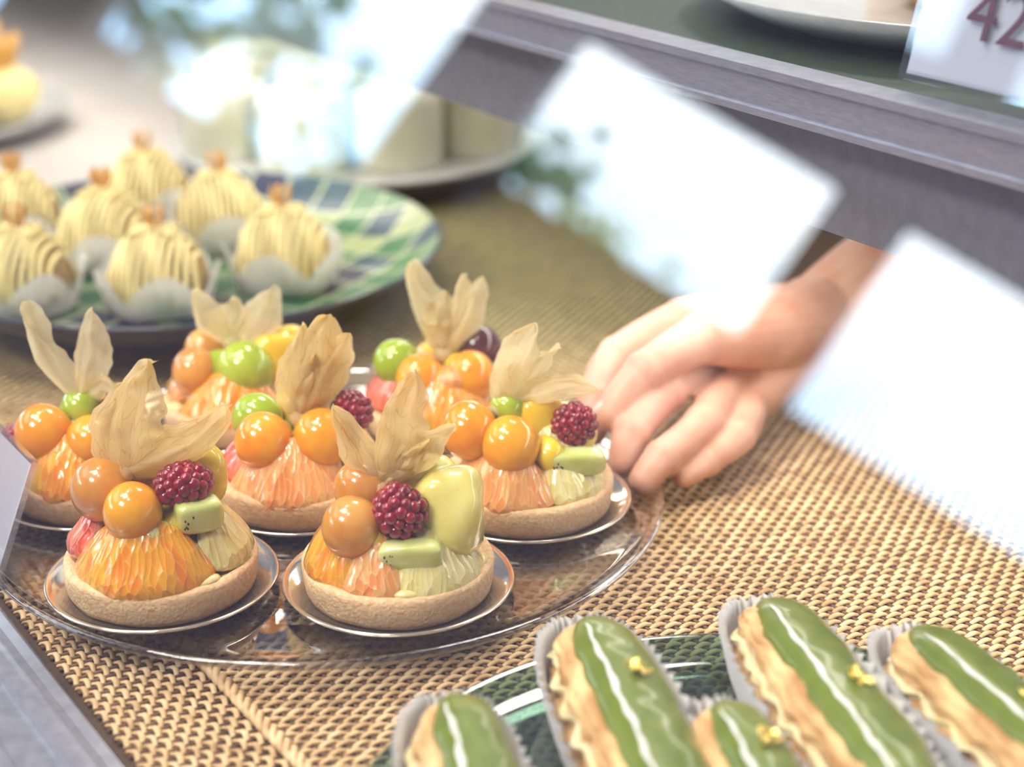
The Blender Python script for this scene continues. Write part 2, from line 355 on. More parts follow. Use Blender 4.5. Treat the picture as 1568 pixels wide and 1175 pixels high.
# back left
tart((-11.5,67.1,TZ),[('seg',-150,-30,2.65,1.7,.85,1.15,'orange'),('seg',-30,60,2.6,1.9,.8,1.0,'pomelo'),('seg',150,210,2.6,1.9,.8,1.0,'peach'),('seg',60,150,2.5,2.0,.8,1.1,'orange'),
 ('amber',-1.7,-.9,2.6,1.0),('grape',.4,-1.1,2.7,1.22),('mango',1.6,-.2,2.9,(1,.8,1.1),.3),('mango',2.0,.5,3.2,(.8,.7,.9),.1),('rasp',.9,1.0,3.5,(.7,.7,.7),0),('amber',-1.5,.5,3.0,.9)],
 [(-.2,-.3,3.7),((-1.6,-.3,6.0),1.5,(-.7,0,-.3)),((1.6,-.3,6.2),1.5,(.6,0,-.4)),((0,0,5.6),1.6)],'huskpale')
# back right
tart((-2.9,66.7,TZ),[('seg',-140,-30,2.65,1.7,.85,1.15,'orange'),('seg',-215,-140,2.7,1.9,.9,1.1,'ruby'),('seg',-30,60,2.6,1.9,.8,1.0,'pomelo'),('seg',60,150,2.5,2.0,.8,1.1,'orange'),
 ('berry',-.9,-1.2,2.5,1.03),('berry',1.2,-1.1,2.6,1.05),('grape',-1.9,-.3,2.9,1.0),('dgrape',1.5,.6,3.2,.95),('mango',0,.6,2.9,(.9,.7,.8),.1)],
 [(0.05,-.2,3.3),((-1.2,-.2,7.3),1.5,(-.5,0,0)),((1.6,-.2,6.6),1.3,(.5,0,0)),((.2,0,6.0),1.5),((.9,-.1,6.8),1.0,(.3,0,0)),((-.4,-.4,5.6),1.2)],'huskpale')

# ------------------------------------------------------------ round glass platter
PK=.978
mb=MB(); mb.lathe([(r*PK,z) for r,z in [(.01,1.0),(11.6,1.0),(12.3,1.06),(12.9,1.3),(13.15,1.5),(13.3,1.53),(13.38,1.42),(13.32,1.3),(13.05,1.1),(12.5,.8),(11.8,.62),(9.2,.6),(9.0,.24),(8.7,.22),(8.5,.6),(.01,.6)]],160)
mb.obj('round_glass_platter','glass',loc=(-7.2,59.8,0))

# ------------------------------------------------------------ eclairs
M['choux']=pmat('choux_pastry',(.90,.61,.29),(.50,.25,.08),1.6,.6,bump=.9,bscale=4,stretch=(1,.35,1))
M['icing']=pmat('matcha_icing',(.165,.215,.014),(.125,.175,.008),1.0,.32,coat=.35,bump=.12,bscale=1.0)
M['glint']=pmat('icing_highlight_white',(.95,.95,.88),None,2,.25,coat=.5)  # white for the modelled highlight on the icing
M['paper']=pmat('white_paper',(.97,.96,.96),(.93,.92,.93),3,.7)
M['leafgold']=pmat('gold_leaf',(1,.8,.25),(1,.7,.15),6,.3,metal=.8)
M['greencream']=pmat('matcha_cream',(.94,.85,.54),(.85,.72,.38),3,.5)
def eclair(c,dirv,L,w,z,seed,roll=.22):
    rz=math.atan2(-dirv[0],dirv[1])
    e=empty('matcha_eclair',(c[0],c[1],z),rz); RR=RY(roll)
    def rollpts(mb):
        o=Vector((0,0,1.2)); mb.v=[tuple(RR@(Vector(p)-o)+o) for p in mb.v]; return mb
    def body(w,h,L,z0,nz,ridge,top=False,xo=0):
        mb=MB(); n=60;m=44;v=[];f=[]
        for i in range(n+1):
            t=-1+2*i/n; y=t*L/2; k=max(0.0,1-abs(t)**5)**.5
            bump=1+.03*math.sin(t*7+seed)
            for j in range(m):
                a=2*math.pi*j/m; ca,sa=math.cos(a),math.sin(a)
                rr=1+ridge*math.cos(a*14)
                x=w*ca*k*rr*bump; zz=(h*sa*k*rr)
                if top:
                    q=max(sa,-.1)**.85 if sa>0 else max(sa,-.1); zz=h*q*k
                    x=w*k*math.copysign(abs(ca)**.8,ca)*(1+.09*noise.noise(Vector((seed,y*.9,ca*2))))+xo
                p=Vector((x,y,z0+zz))
                p+=Vector((1,0,1))*nz*noise.noise(p*1.3+Vector((seed*3,0,0)))
                v.append(p)
        for i in range(n):
            for j in range(m):
                l=(j+1)%m; f.append((i*m+j,i*m+l,(i+1)*m+l,(i+1)*m+j))
        mb.add(v,f); return rollpts(mb)
    body(w,.85,L,1.0,.16,.05).obj('choux_bottom','choux',e)
    body(w*1.0,.36,L*.97,1.55,.32,.06).obj('cream_filling','greencream',e)
    body(w*.98,.8,L*.98,2.0,.16,.06).obj('choux_top','choux',e)
    body(w*.82,.7,L*.95,2.38,.05,0,True,.12).obj('matcha_icing','icing',e)
    mb=MB(); pts=[]; N=60  # glossy highlight along the icing, shaped as a raised white line
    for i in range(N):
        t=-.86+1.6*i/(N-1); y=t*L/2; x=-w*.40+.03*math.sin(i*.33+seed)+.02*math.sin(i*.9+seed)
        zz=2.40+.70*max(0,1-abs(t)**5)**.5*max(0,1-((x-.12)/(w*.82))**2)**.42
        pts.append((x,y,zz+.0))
    mb.tube(pts,[.02+.105*math.sin(math.pi*i/(N-1))**.4*(.8+.28*math.sin(i*.55+seed)) for i in range(N)],8,.45); rollpts(mb).obj('icing_highlight_line','glint',e)
    mb=MB(); yo={1:1.2,2:-.4,3:.2,4:2.2,5:-.5}[seed]
    for i in range(14):
        mb.sup((.3+random.uniform(-.25,.25),random.uniform(-.3,.3)+yo,3.12+random.uniform(0,.14)),(random.uniform(.07,.17),random.uniform(.07,.17),.025),.5,Matrix.Rotation(random.uniform(-1,1),3,'X')@RY(random.uniform(-1,1)),8,6)
    rollpts(mb).obj('gold_leaf_flake','leafgold',e,smooth=False)
    mb=MB(); N=132; v=[];f=[]
    def stad(t,off):
        a=2*math.pi*t; x=(w+off)*math.copysign(abs(math.cos(a))**.7,math.cos(a)); y=(L/2+off)*math.copysign(abs(math.sin(a))**.75,math.sin(a)); return x,y
    levels=[(0,-.35),(.02,-.1),(.6,.12),(1.2,.25),(1.8,.38),(2.15,.46)]
    for li,(zz,off) in enumerate(levels):
        for i in range(N):
            pl=(.10*zz/2.3+.04)*(1 if i%2 else -1) if zz>.01 else 0
            x,y=stad(i/N,off+pl); v.append((x,y,zz+(.05*math.sin(i*.7)+.05*(i%2) if li==5 else 0)))
    for li in range(5):
        for i in range(N):
            k=(i+1)%N; f.append((li*N+i,li*N+k,(li+1)*N+k,(li+1)*N+i))
    f.append(tuple(range(N))[::-1]); mb.add(v,f); mb.obj('pleated_paper_case','paper',e,smooth=False)
EZ=.95
eclair((3.2,41.2),(-1.3,6.6),11,1.5,EZ,1)
eclair((9.1,42.2),(-1.6,7),11.5,1.5,EZ,2)
eclair((14.0,40.6),(-2.4,6.6),11.5,1.5,EZ,3)
eclair((6.6,36.7),(-1.2,6.6),10.5,1.25,EZ,4)
eclair((-1.0,37.0),(-1.2,6.6),10.5,1.35,EZ,5)
M['darkglass']=thin_glass('green_glass',(.45,.6,.52),.06,.8,.03,3)
mb=MB(); mb.lathe([(.01,.85),(10.0,.85),(10.8,.95),(11.4,1.25),(11.6,1.42),(11.72,1.38),(11.72,1.28),(11.3,.95),(10.6,.6),(9.8,.5),(7.2,.5),(7.0,.24),(6.7,.24),(6.6,.5),(.01,.5)],140)
mb.obj('green_glass_plate','darkglass',loc=(6.8,37.2,0))

# ------------------------------------------------------------ rattan mat
m,t=nt('rattan_strand'); M['rattan']=m
out=t.nodes.new('ShaderNodeOutputMaterial'); b=t.nodes.new('ShaderNodeBsdfPrincipled'); t.links.new(b.outputs[0],out.inputs[0]); b.inputs['Roughness'].default_value=.45
v=coords(t)
def nz_(sc,vec):
    n=t.nodes.new('ShaderNodeTexNoise'); n.inputs['Scale'].default_value=sc; n.inputs['Detail'].default_value=4; t.links.new(vec,n.inputs['Vector']); return n.outputs['Fac']
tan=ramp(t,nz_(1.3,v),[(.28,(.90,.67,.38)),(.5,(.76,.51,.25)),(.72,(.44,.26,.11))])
ol=ramp(t,nz_(1.3,v),[(.3,(.40,.35,.13)),(.7,(.27,.24,.08))])  # green of reflected trees painted into the far strands' colour
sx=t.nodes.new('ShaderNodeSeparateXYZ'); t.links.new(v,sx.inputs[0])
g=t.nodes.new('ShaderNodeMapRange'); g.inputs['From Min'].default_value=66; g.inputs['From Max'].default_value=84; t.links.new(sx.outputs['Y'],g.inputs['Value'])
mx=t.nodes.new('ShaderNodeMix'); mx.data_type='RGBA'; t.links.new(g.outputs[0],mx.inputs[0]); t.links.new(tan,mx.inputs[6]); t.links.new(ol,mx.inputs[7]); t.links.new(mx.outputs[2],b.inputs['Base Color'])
M['stake']=pmat('rattan_stake',(.20,.11,.05),(.12,.065,.03),2,.6)
AEND=-100
def weave_mesh(name,u0,u1,v0,v1,swap,parent,pu=.43,pv=.27):
    nj=int((v1-v0)/pv); seg=5; du=pu/seg; n=int((u1-u0)/du)+1; S=6
    u=u0+du*np.arange(n); ang=np.arange(S)*2*np.pi/S
    j=np.arange(nj)[:,None]
    zc=.092*np.cos(np.pi*(u[None,:])/pu+np.pi*j)
    rng=np.random.RandomState(3)
    vc=v0+pv*(j+.5)+.055*np.sin(np.pi*u[None,:]/pu+np.pi*j+.9)+.018*rng.randn(nj,1)
    wv=.112+.01*rng.randn(nj,1)
    V=vc[:,:,None]+wv[:,:,None]*np.cos(ang)[None,None,:]*np.ones((1,n,1))
    Z=zc[:,:,None]+.074*np.sin(ang)[None,None,:]+.1
    Uu=np.broadcast_to(u[None,:,None],V.shape)
    if swap: s,a=V,Uu
    else: s,a=Uu,V
    X=NX*s+NY*a; Y=NY*s-NX*a
    co=np.stack([X,Y,Z],-1).reshape(-1,3)*U
    jj,ii,kk=np.meshgrid(np.arange(nj),np.arange(n-1),np.arange(S),indexing='ij')
    idx=lambda j_,i_,k_:(j_*n+i_)*S+(k_%S)
    F=np.stack([idx(jj,ii,kk),idx(jj,ii,kk+1),idx(jj,ii+1,kk+1),idx(jj,ii+1,kk)],-1).reshape(-1,4)
    me=bpy.data.meshes.new(name); me.vertices.add(len(co)); me.vertices.foreach_set('co',co.ravel())
    me.loops.add(F.size); me.loops.foreach_set('vertex_index',F.ravel().astype(np.int32))
    me.polygons.add(len(F)); me.polygons.foreach_set('loop_start',np.arange(0,F.size,4,dtype=np.int32))
    me.polygons.foreach_set('use_smooth',np.ones(len(F),dtype=bool)); me.update(calc_edges=True); me.validate()
    me.materials.append(M['rattan']); o=bpy.data.objects.new(name,me); scene.collection.objects.link(o); o.parent=parent
    mb=MB(); uu=math.ceil(u0/pu)*pu
    while uu<u1:
        p0,p1=((v0,uu),(v1,uu)) if swap else ((uu,v0),(uu,v1))
        mb.tube([SA(p0[0],p0[1],.08),SA(p1[0],p1[1],.08)],.07,6); uu+=pu
    mb.obj(name+'_stakes','stake',parent)
matE=empty('rattan_mat',(0,0,-.11))
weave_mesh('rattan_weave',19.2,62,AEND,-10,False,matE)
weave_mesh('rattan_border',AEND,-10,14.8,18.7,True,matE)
mb=MB()
for ph in(0,2.1,4.2):
    pts=[]; a=AEND
    while a<-10:
        pts.append(SA(18.95+.17*math.cos(a*4.5+ph),a,.17+.12*math.sin(a*4.5+ph))); a+=.12
    mb.tube(pts,.13,6)
mb.obj('rattan_braid','rattan',matE)

# ------------------------------------------------------------ display case
M['deck']=pmat('dark_deck',(.11,.065,.035),(.08,.045,.025),2,.6)
M['liner']=pmat('beige_deck_liner',(.58,.53,.48),(.52,.48,.44),.2,.6)
M['alu']=pmat('brushed_aluminium',(.48,.48,.54),(.38,.38,.44),6,.3,metal=.7,stretch=(.3,.3,3))
M['grey']=pmat('grey_shelf_housing',(.21,.21,.26),(.18,.18,.22),2,.5,metal=.2)
M['shelfgreen']=pmat('shelf_green_liner',(.05,.08,.05),(.035,.055,.035),2,.5)
M['whitep']=pmat('white_case_panel',(.7,.7,.72),None,1,.5)
caseE=empty('pastry_display_case',(0,0,0))
ROT=RZ(CASE_ROT)   # local x along D, local y -> along N
def cbox(name,s0,s1,a0,a1,z0,z1,mat,parent=caseE):
    mb=MB(); mb.box(SA((s0+s1)/2,(a0+a1)/2,(z0+z1)/2),((a1-a0)/2,(s1-s0)/2,(z1-z0)/2),ROT); return mb.obj(name,mat,parent,smooth=False)
cbox('case_deck',13.4,76,AEND,40,-3,-.14,'deck')
cbox('case_deck_liner',13.4,76,-260,AEND,-3,-.05,'liner')
cbox('case_body',15,76,-260,40,-88,-3.1,'whitep')
cbox('front_rail_outer',8.0,12.6,-260,40,-3,-.6,'alu')
cbox('front_rail_step',10.2,12.9,-260,40,-.6,.1,'alu')
cbox('front_rail_bead',11.3,11.6,-260,40,.1,.3,'alu')
cbox('front_rail_glass_channel',12.9,14.2,-260,40,-3,.5,'alu')
cbox('case_front_kick',9,13.3,-260,40,-88,-3.1,'grey')
cbox('back_panel_sliding_door',76,77,-260,-72,-3,60,'whitep')
cbox('case_top_rail',30.8,34,-260,40,44.5,47,'alu')
cbox('shelf_front_rail',40,41.2,-260,40,16.35,18.05,'alu')
cbox('shelf_rail_lip',39.8,40,-260,40,17.75,18.05,'alu')
cbox('shelf_rail_groove',39.85,40,-260,40,16.35,16.6,'alu')
cbox('shelf_board',41.2,75,-260,40,17.0,17.6,'shelfgreen')
cbox('shelf_underside',46,75,-260,40,16.7,17.0,'whitep')
cbox('shelf_light_housing',41.3,46,-260,40,12.5,16.6,'grey')
mb=MB(); t_=math.tan(math.radians(22))
q=[SA(13.35,-255,.5),SA(13.35,35,.5),SA(13.35+44.5*t_,35,45),SA(13.35+44.5*t_,-255,45)]
mb.add(q,[(0,1,2,3)]); mb.obj('case_front_glass','pane',caseE,smooth=False)

# price cards
m,t=nt('price_card_paper'); M['card']=m
out=t.nodes.new('ShaderNodeOutputMaterial'); b=t.nodes.new('ShaderNodeBsdfPrincipled'); b.inputs['Base Color'].default_value=(.84,.84,.92,1); b.inputs['Roughness'].default_value=.5
tl=t.nodes.new('ShaderNodeBsdfTranslucent'); tl.inputs[0].default_value=(.9,.9,.98,1); mx=t.nodes.new('ShaderNodeMixShader'); mx.inputs[0].default_value=.35
t.links.new(b.outputs[0],mx.inputs[1]); t.links.new(tl.outputs[0],mx.inputs[2]); t.links.new(mx.outputs[0],out.inputs[0])
M['ink']=pmat('price_ink',(.12,.04,.08),None,1,.6)
def price_card(s,a,z,w,h,lean,txt,size,yaw=0,tz=.3,tx=0):
    e=empty('price_card',SA(s,a,z),CASE_ROT+yaw)
    R=Matrix.Rotation(-lean,3,'X')
    mb=MB(); mb.add([R@Vector(p) for p in ((-w/2,0,0),(w/2,0,0),(w/2,0,h),(-w/2,0,h))],[(0,1,2,3)]); mb.obj('card',M['card'],e,smooth=False)
    mb=MB(); mb.box(R@Vector((0,0,h/2)),(w/2+.2,.14,h/2+.2),R); mb.box((0,.7,.05),(w/2,.7,.06)); mb.obj('acrylic_holder','acrylic',e,smooth=False)
    cu=bpy.data.curves.new('price_text','FONT'); cu.body=txt; cu.size=size*U; cu.align_x='CENTER'; cu.extrude=.0002
    o=bpy.data.objects.new('price_text',cu); scene.collection.objects.link(o); o.parent=e
    o.matrix_local=Matrix.Translation(R@Vector((tx,-.2,h*tz))*U)@(R@RX(math.pi/2)).to_4x4()
    cu.materials.append(M['ink']); return e
price_card(41.4,-34.9,18.6,7.6,4.8,.25,'420',2.5,0,.30,.1)
price_card(14.75,-58.3,.4,6,4.6,.40,'480',1.8)

# upper shelf plates
M['porcelain']=pmat('white_porcelain',(.66,.66,.64),None,1,.2,coat=.5)
M['cakebrown']=pmat('baked_top',(.62,.36,.10),(.42,.2,.05),2,.5,bump=.4)
def plate_prof(R,z,h): return [(.01,z+.3),(R*.65,z+.3),(R*.8,z+.5),(R,z+h),(R+.12,z+h-.06),(R*.82,z+.25),(R*.6,z),(.01,z)]
p1=SA(56,-48,17.7)
e=empty('cake_plate',p1); mb=MB(); mb.lathe(plate_prof(12.5,0,1.6),80); mb.obj('porcelain_plate','porcelain',e)
mb=MB()
for i in range(5):
    a=i*1.256; mb.sup((4.5*math.cos(a)+2,4.5*math.sin(a)+2.5,1.9),(2.4,2.4,1.6),.8,None,24,14,.05,i)
mb.obj('round_cakes','cakebrown',e)
p2=SA(53,-74,17.7)
e=empty('cake_plate',p2); mb=MB(); mb.lathe(plate_prof(10,0,1.2),80); mb.obj('porcelain_plate','gold',e)
mb=MB()
for i in range(5):
    a=i*1.256+.4; mb.sup((5*math.cos(a),5*math.sin(a),1.9),(2.2,2.2,1.4),.8,None,24,14,.05,i)
mb.obj('round_cakes','cakebrown',e)

# ------------------------------------------------------------ mont blanc plate
m,t=nt('patterned_glaze'); out=t.nodes.new('ShaderNodeOutputMaterial'); b=t.nodes.new('ShaderNodeBsdfPrincipled'); t.links.new(b.outputs[0],out.inputs[0])
b.inputs['Roughness'].default_value=.35; b.inputs['Coat Weight'].default_value=.15
v=coords(t,(1,1,1),(0,0,.5))
sc=t.nodes.new('ShaderNodeVectorMath'); sc.operation='SCALE'; sc.inputs['Scale'].default_value=1/2.3; t.links.new(v,sc.inputs[0])
fl=t.nodes.new('ShaderNodeVectorMath'); fl.operation='FLOOR'; t.links.new(sc.outputs[0],fl.inputs[0])
ml=t.nodes.new('ShaderNodeVectorMath'); ml.operation='MULTIPLY'; ml.inputs[1].default_value=(1,1,0); t.links.new(fl.outputs[0],ml.inputs[0])
wn=t.nodes.new('ShaderNodeTexWhiteNoise'); t.links.new(ml.outputs[0],wn.inputs['Vector'])
col=ramp(t,wn.outputs['Value'],[(0,(.03,.13,.05)),(.28,(.006,.012,.05)),(.5,(.05,.16,.05)),(.70,(.01,.045,.07)),(.94,(.28,.33,.15))])
for n_ in t.nodes:
    if n_.bl_idname=='ShaderNodeValToRGB': n_.color_ramp.interpolation='CONSTANT'
fr=t.nodes.new('ShaderNodeVectorMath'); fr.operation='FRACTION'; t.links.new(sc.outputs[0],fr.inputs[0])
sx=t.nodes.new('ShaderNodeSeparateXYZ'); t.links.new(fr.outputs[0],sx.inputs[0])
def edge(o): return math_(t,'GREATER_THAN',math_(t,'ABSOLUTE',math_(t,'SUBTRACT',o,.5)),.455)
ed=math_(t,'MAXIMUM',edge(sx.outputs[0]),edge(sx.outputs[1]))
mx=t.nodes.new('ShaderNodeMix'); mx.data_type='RGBA'; t.links.new(ed,mx.inputs[0]); t.links.new(col,mx.inputs[6]); mx.inputs[7].default_value=(.42,.44,.25,1)
t.links.new(mx.outputs[2],b.inputs['Base Color']); M['pattern']=m
M['darkunder']=pmat('dark_glazed_underside',(.02,.025,.035),(.035,.035,.035),2,.3,coat=.5)
pe=empty('patterned_ceramic_plate',(-17.3,85.3,.2))
mb=MB(); mb.lathe([(.01,1.8),(10.6,1.8),(11.6,2.1),(12.8,2.9),(13.5,3.5)],120); mb.obj('glazed_top','pattern',pe)
mb=MB(); mb.lathe([(13.5,3.5),(13.7,3.45),(13.6,3.2),(12.4,2.2),(10.5,1.2),(7.5,.6),(7.3,0),(6.8,0),(6.7,.6),(.01,.6)],120); mb.obj('underside','darkunder',pe)
M['mont']=pmat('chestnut_cream',(.99,.86,.42),(.92,.74,.30),1.5,.5,lo=.3,hi=.8)
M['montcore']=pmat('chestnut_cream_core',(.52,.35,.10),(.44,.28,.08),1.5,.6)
m,t=nt('white_foil_paper'); M['foil']=m
out=t.nodes.new('ShaderNodeOutputMaterial'); b=t.nodes.new('ShaderNodeBsdfPrincipled'); b.inputs['Base Color'].default_value=(.95,.95,.96,1); b.inputs['Roughness'].default_value=.5
tl=t.nodes.new('ShaderNodeBsdfTranslucent'); tl.inputs[0].default_value=(.97,.96,.95,1); mx=t.nodes.new('ShaderNodeMixShader'); mx.inputs[0].default_value=.4
t.links.new(b.outputs[0],mx.inputs[1]); t.links.new(tl.outputs[0],mx.inputs[2]); t.links.new(mx.outputs[0],out.inputs[0])
nn=t.nodes.new('ShaderNodeTexNoise'); nn.inputs['Scale'].default_value=2; t.links.new(coords(t),nn.inputs['Vector']); bn=t.nodes.new('ShaderNodeBump'); bn.inputs['Strength'].default_value=.3; bn.inputs['Distance'].default_value=.001
t.links.new(nn.outputs['Fac'],bn.inputs['Height']); t.links.new(bn.outputs[0],b.inputs['Normal'])
M['deco']=pmat('caramel_decoration',(.88,.50,.13),(.70,.35,.07),3,.35,coat=.4)
def mont(x,y,seed):
    random.seed(seed); z=2.05; e=empty('mont_blanc',(x,y,z),random.uniform(-.35,.35)); R,H=2.5,2.75
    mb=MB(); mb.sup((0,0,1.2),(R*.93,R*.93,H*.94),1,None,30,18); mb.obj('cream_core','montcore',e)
    mb=MB()
    for i in range(-7,8):
        x0=i*.36; k=math.sqrt(max(0,1-(x0/(R+.05))**2)); pts=[]
        if k<.2: continue
        for j in range(27):
            a=math.pi*(-.06+1.12*j/26)
            pts.append((x0*(1-.10*math.sin(a))+.06*math.sin(j*.5+i*1.3+seed),-R*k*math.cos(a)*1.02,1.2+H*k*math.sin(a)+.04))
        mb.tube(pts,.135,8)
    for i in range(-1,2):
        y0=i*.5; pts=[]
        for j in range(14):
            a=math.pi*(.36+.28*j/13); pts.append((R*math.cos(a),y0+.25*math.sin(j*.5+i),1.42+H*.97*math.sin(a)))
        mb.tube(pts,.13,7)
    mb.obj('piped_chestnut_cream','mont',e)
    mb=MB(); N=120; v=[];f=[]; lv=[(2.0,0),(2.5,.06),(2.66,.5),(2.76,.9),(2.95,1.3)]
    L_=len(lv)-1
    for li,(r,zz) in enumerate(lv):
        for i in range(N):
            a=2*math.pi*i/N; jag=(li/L_)**2*(1.5*abs(math.sin(a*2.5+seed))**.9-.35)
            rr=r+.05*math.sin(a*24)*li/L_+.12*li/L_*math.sin(a*5+seed)+.12*jag; v.append((rr*math.cos(a),rr*math.sin(a),zz+jag))
    for li in range(L_):
        for i in range(N):
            k=(i+1)%N; f.append((li*N+i,li*N+k,(li+1)*N+k,(li+1)*N+i))
    f.append(tuple(range(N))[::-1]); mb.add(v,f); mb.obj('foil_cup','foil',e)
    mb=MB()
    for k in range(5):
        a=k*1.256+seed; pts=[(0,0,3.9)]
        for j in range(1,8): 
            q=j/7; pts.append((.5*math.cos(a)*math.sin(q*2.2),.5*math.sin(a)*math.sin(q*2.2),3.9+1.3*q))
        mb.tube(pts,[.1,.12,.14,.17,.2,.2,.16,.06],7,.5)
    mb.sup((0,0,4.0),(.3,.3,.25),1,None,12,8)
    mb.obj('caramel_topping','deco',e)
for i,(x,y) in enumerate([(-17.3,79.3),(-11.6,82.8),(-24.0,79.4),(-21.4,86.3),(-15.9,89.6),(-20.8,94.2),(-26.9,89.4)]):
    mont(x,y,i+11)
# ------------------------------------------------------------ back mousse tray
M['mousse']=pmat('pale_mousse',(.90,.87,.72),(.82,.78,.57),.3,.5,lo=.4,hi=.65)
M['tray']=pmat('black_tray',(.03,.025,.03),None,1,.4)
te=empty('mousse_cake_tray',(-10.4,112,0.2))
mb=MB(); mb.lathe([(.01,0),(9.5,0),(11.6,1.3),(12,1.9),(12.0,2.0),(.01,2.0)],90); mb.obj('tray_base','tray',te)
mb=MB(); mb.lathe([(.01,2.0),(11.9,2.05),(12.1,2.3),(12.0,2.45),(11.5,2.4),(.01,2.4)],90); mb.obj('tray_top','porcelain',te)
mm=MB(); ff=MB()
for (x,y) in [(-8.0,-4.4),(-2.6,-7.6),(3.2,-6.8),(8.1,-3.2),(-8.0,1.8),(-2.2,-1.4),(3.6,-.6),(-3.2,4.8),(8.6,2.8),(2.8,5.4),(-8,7.6)]:
    mm.lathe([(.01,2.45),(2.8,2.45),(2.85,2.6),(2.85,6.4),(2.75,6.8),(2.5,7.0),(.01,7.1)],30,(x,y,0))
    ff.lathe([(2.92,2.5),(2.92,8.2)],30,(x,y,0))
mm.obj('mousse_cakes','mousse',te); ff.obj('clear_film_collars','film',te)
# far left plate with caramel-topped cakes
be=empty('caramel_cake_plate',(-43,124,.2))
mb=MB(); mb.lathe(plate_prof(10,0,1.6),60); mb.obj('porcelain_plate','porcelain',be)
mb=MB(); md=MB()
for i in range(7):
    a=i*1.047; r=0 if i==6 else 5.8; c=(r*math.cos(a),r*math.sin(a)); mb.sup((c[0],c[1],2.6),(2.5,2.5,2.0),.9,None,20,12,.1,i)
    for k in range(7):
        b_=k*.9+i; md.tube([(c[0]+.7*math.cos(b_)*q,c[1]+.7*math.sin(b_)*q,4.0+q*1.5) for q in(0,1,2)],[.4,.55,.15],7)
mb.obj('white_cakes','mont',be); md.obj('caramel_shards','deco',be)

# ------------------------------------------------------------ hand
m=pmat('skin',(.86,.54,.40),(.72,.36,.25),.45,.42,sss=.25,bump=.15,bscale=4,lo=.3,hi=.7,sc_=.003); M['skin']=m
M['nail']=pmat('finger_nail',(.90,.62,.54),None,1,.2,coat=.4)
M['sleeve']=pmat('white_chef_sleeve',(.7,.71,.75),(.62,.63,.69),.6,.8,bump=.4)
he=empty('hand',(0,0,0))
mb=MB()
def chain(pts,rad,k=8):
    P=[Vector(p) for p in pts]; n=len(P); out=[];ro=[]
    for i in range(n-1):
        p0=P[max(i-1,0)];p1=P[i];p2=P[i+1];p3=P[min(i+2,n-1)]
        for j in range(k):
            t=j/k; out.append(.5*((2*p1)+(p2-p0)*t+(2*p0-5*p1+4*p2-p3)*t*t+(3*p1-p0-3*p2+p3)*t**3)); ro.append(rad[i]*(1-t)+rad[i+1]*t)
    out.append(P[-1]); ro.append(rad[-1]); mb.tube(out,ro,18)
    mb.sup(P[-1],(rad[-1],)*3,1,None,18,12); mb.sup(P[0],(rad[0],)*3,1,None,18,12)
W=(14.1,71.6,4.2)
idx=[(7.5,70.2,4.5),(4.5,67.3,4.0),(3.5,65.4,2.9),(3.3,64.3,1.9)]
mid=[(8.4,68.9,3.5),(6.3,64.7,3.5),(4.8,62.5,2.6),(4.4,61.6,1.7)]
rng_=[(9.2,67.9,2.6),(7.7,63.1,2.7),(5.9,61.0,2.2),(5.1,60.2,1.6)]
pnk=[(10.1,67.0,2.0),(9.2,63.4,2.1),(7.7,61.8,1.7),(6.8,61.2,1.35)]
thb=[(11.2,68.6,4.7),(7.8,66.0,5.4),(5.4,64.3,4.5),(3.9,63.2,3.1)]
for F,r0,rr in((idx,1.6,(1.12,.88,.78,.62)),(mid,1.6,(1.08,.85,.74,.61)),(rng_,1.5,(1.0,.81,.71,.59)),(pnk,1.4,(.92,.69,.61,.5))):
    base=Vector(W)*.62+Vector(F[0])*.38
    chain([W,base,F[0]],[1.9,r0,rr[0]]); chain(F,rr)
    for q,rq in zip(F[1:3],rr[1:3]): mb.sup(q,(rq*1.10,)*3,1,None,16,10)
    tp=Vector(F[3]); dd=(tp-Vector(F[2])).normalized(); mb.sup(tp-dd*.25,(rr[3]*1.08,)*3,1,None,16,10)
chain([(13.2,70.8,4.4),thb[0],thb[1]],[2.0,1.75,1.1]); chain(thb[1:],[1.05,.86,.68]); mb.sup(thb[2],(.96,)*3,1,None,16,10)
chain([W,(9.0,68.4,3.5)],[2.2,1.35])
chain([W,(18.5,74.6,5.9),(26,79.5,7.5),(35,86,9)],[2.25,2.7,3.4,3.9])
o=mb.obj('hand_skin','skin',he)
rm=o.modifiers.new('rm','REMESH'); rm.mode='VOXEL'; rm.voxel_size=.001; rm.use_smooth_shade=True
sm=o.modifiers.new('sm','SMOOTH'); sm.factor=.5; sm.iterations=4
mb=MB()
def nail(tip,prev,outv,r):
    tip=Vector(tip);prev=Vector(prev); d=(tip-prev).normalized(); o_=Vector(outv); o_=(o_-d*o_.dot(d)).normalized(); s_=d.cross(o_)
    R=Matrix((s_,d,o_)).transposed(); mb.sup(tip+o_*r*.72-d*.02,(r*.62,r*.85,r*.28),.8,R,16,10)
nail(thb[3],thb[2],(-.1,.5,.9),.68); nail(idx[3],idx[2],(-.8,.6,.3),.64)
mb.obj('finger_nails','nail',he)
mb=MB(); pts=[Vector((26.5,79.8,7.6)).lerp(Vector((48,95.5,11.5)),i/14) for i in range(15)]
mb.tube(pts,[4.3+.12*math.sin(i*2.1)+.05*i for i in range(15)],28,caps=False); mb.obj('sleeve','sleeve',he)

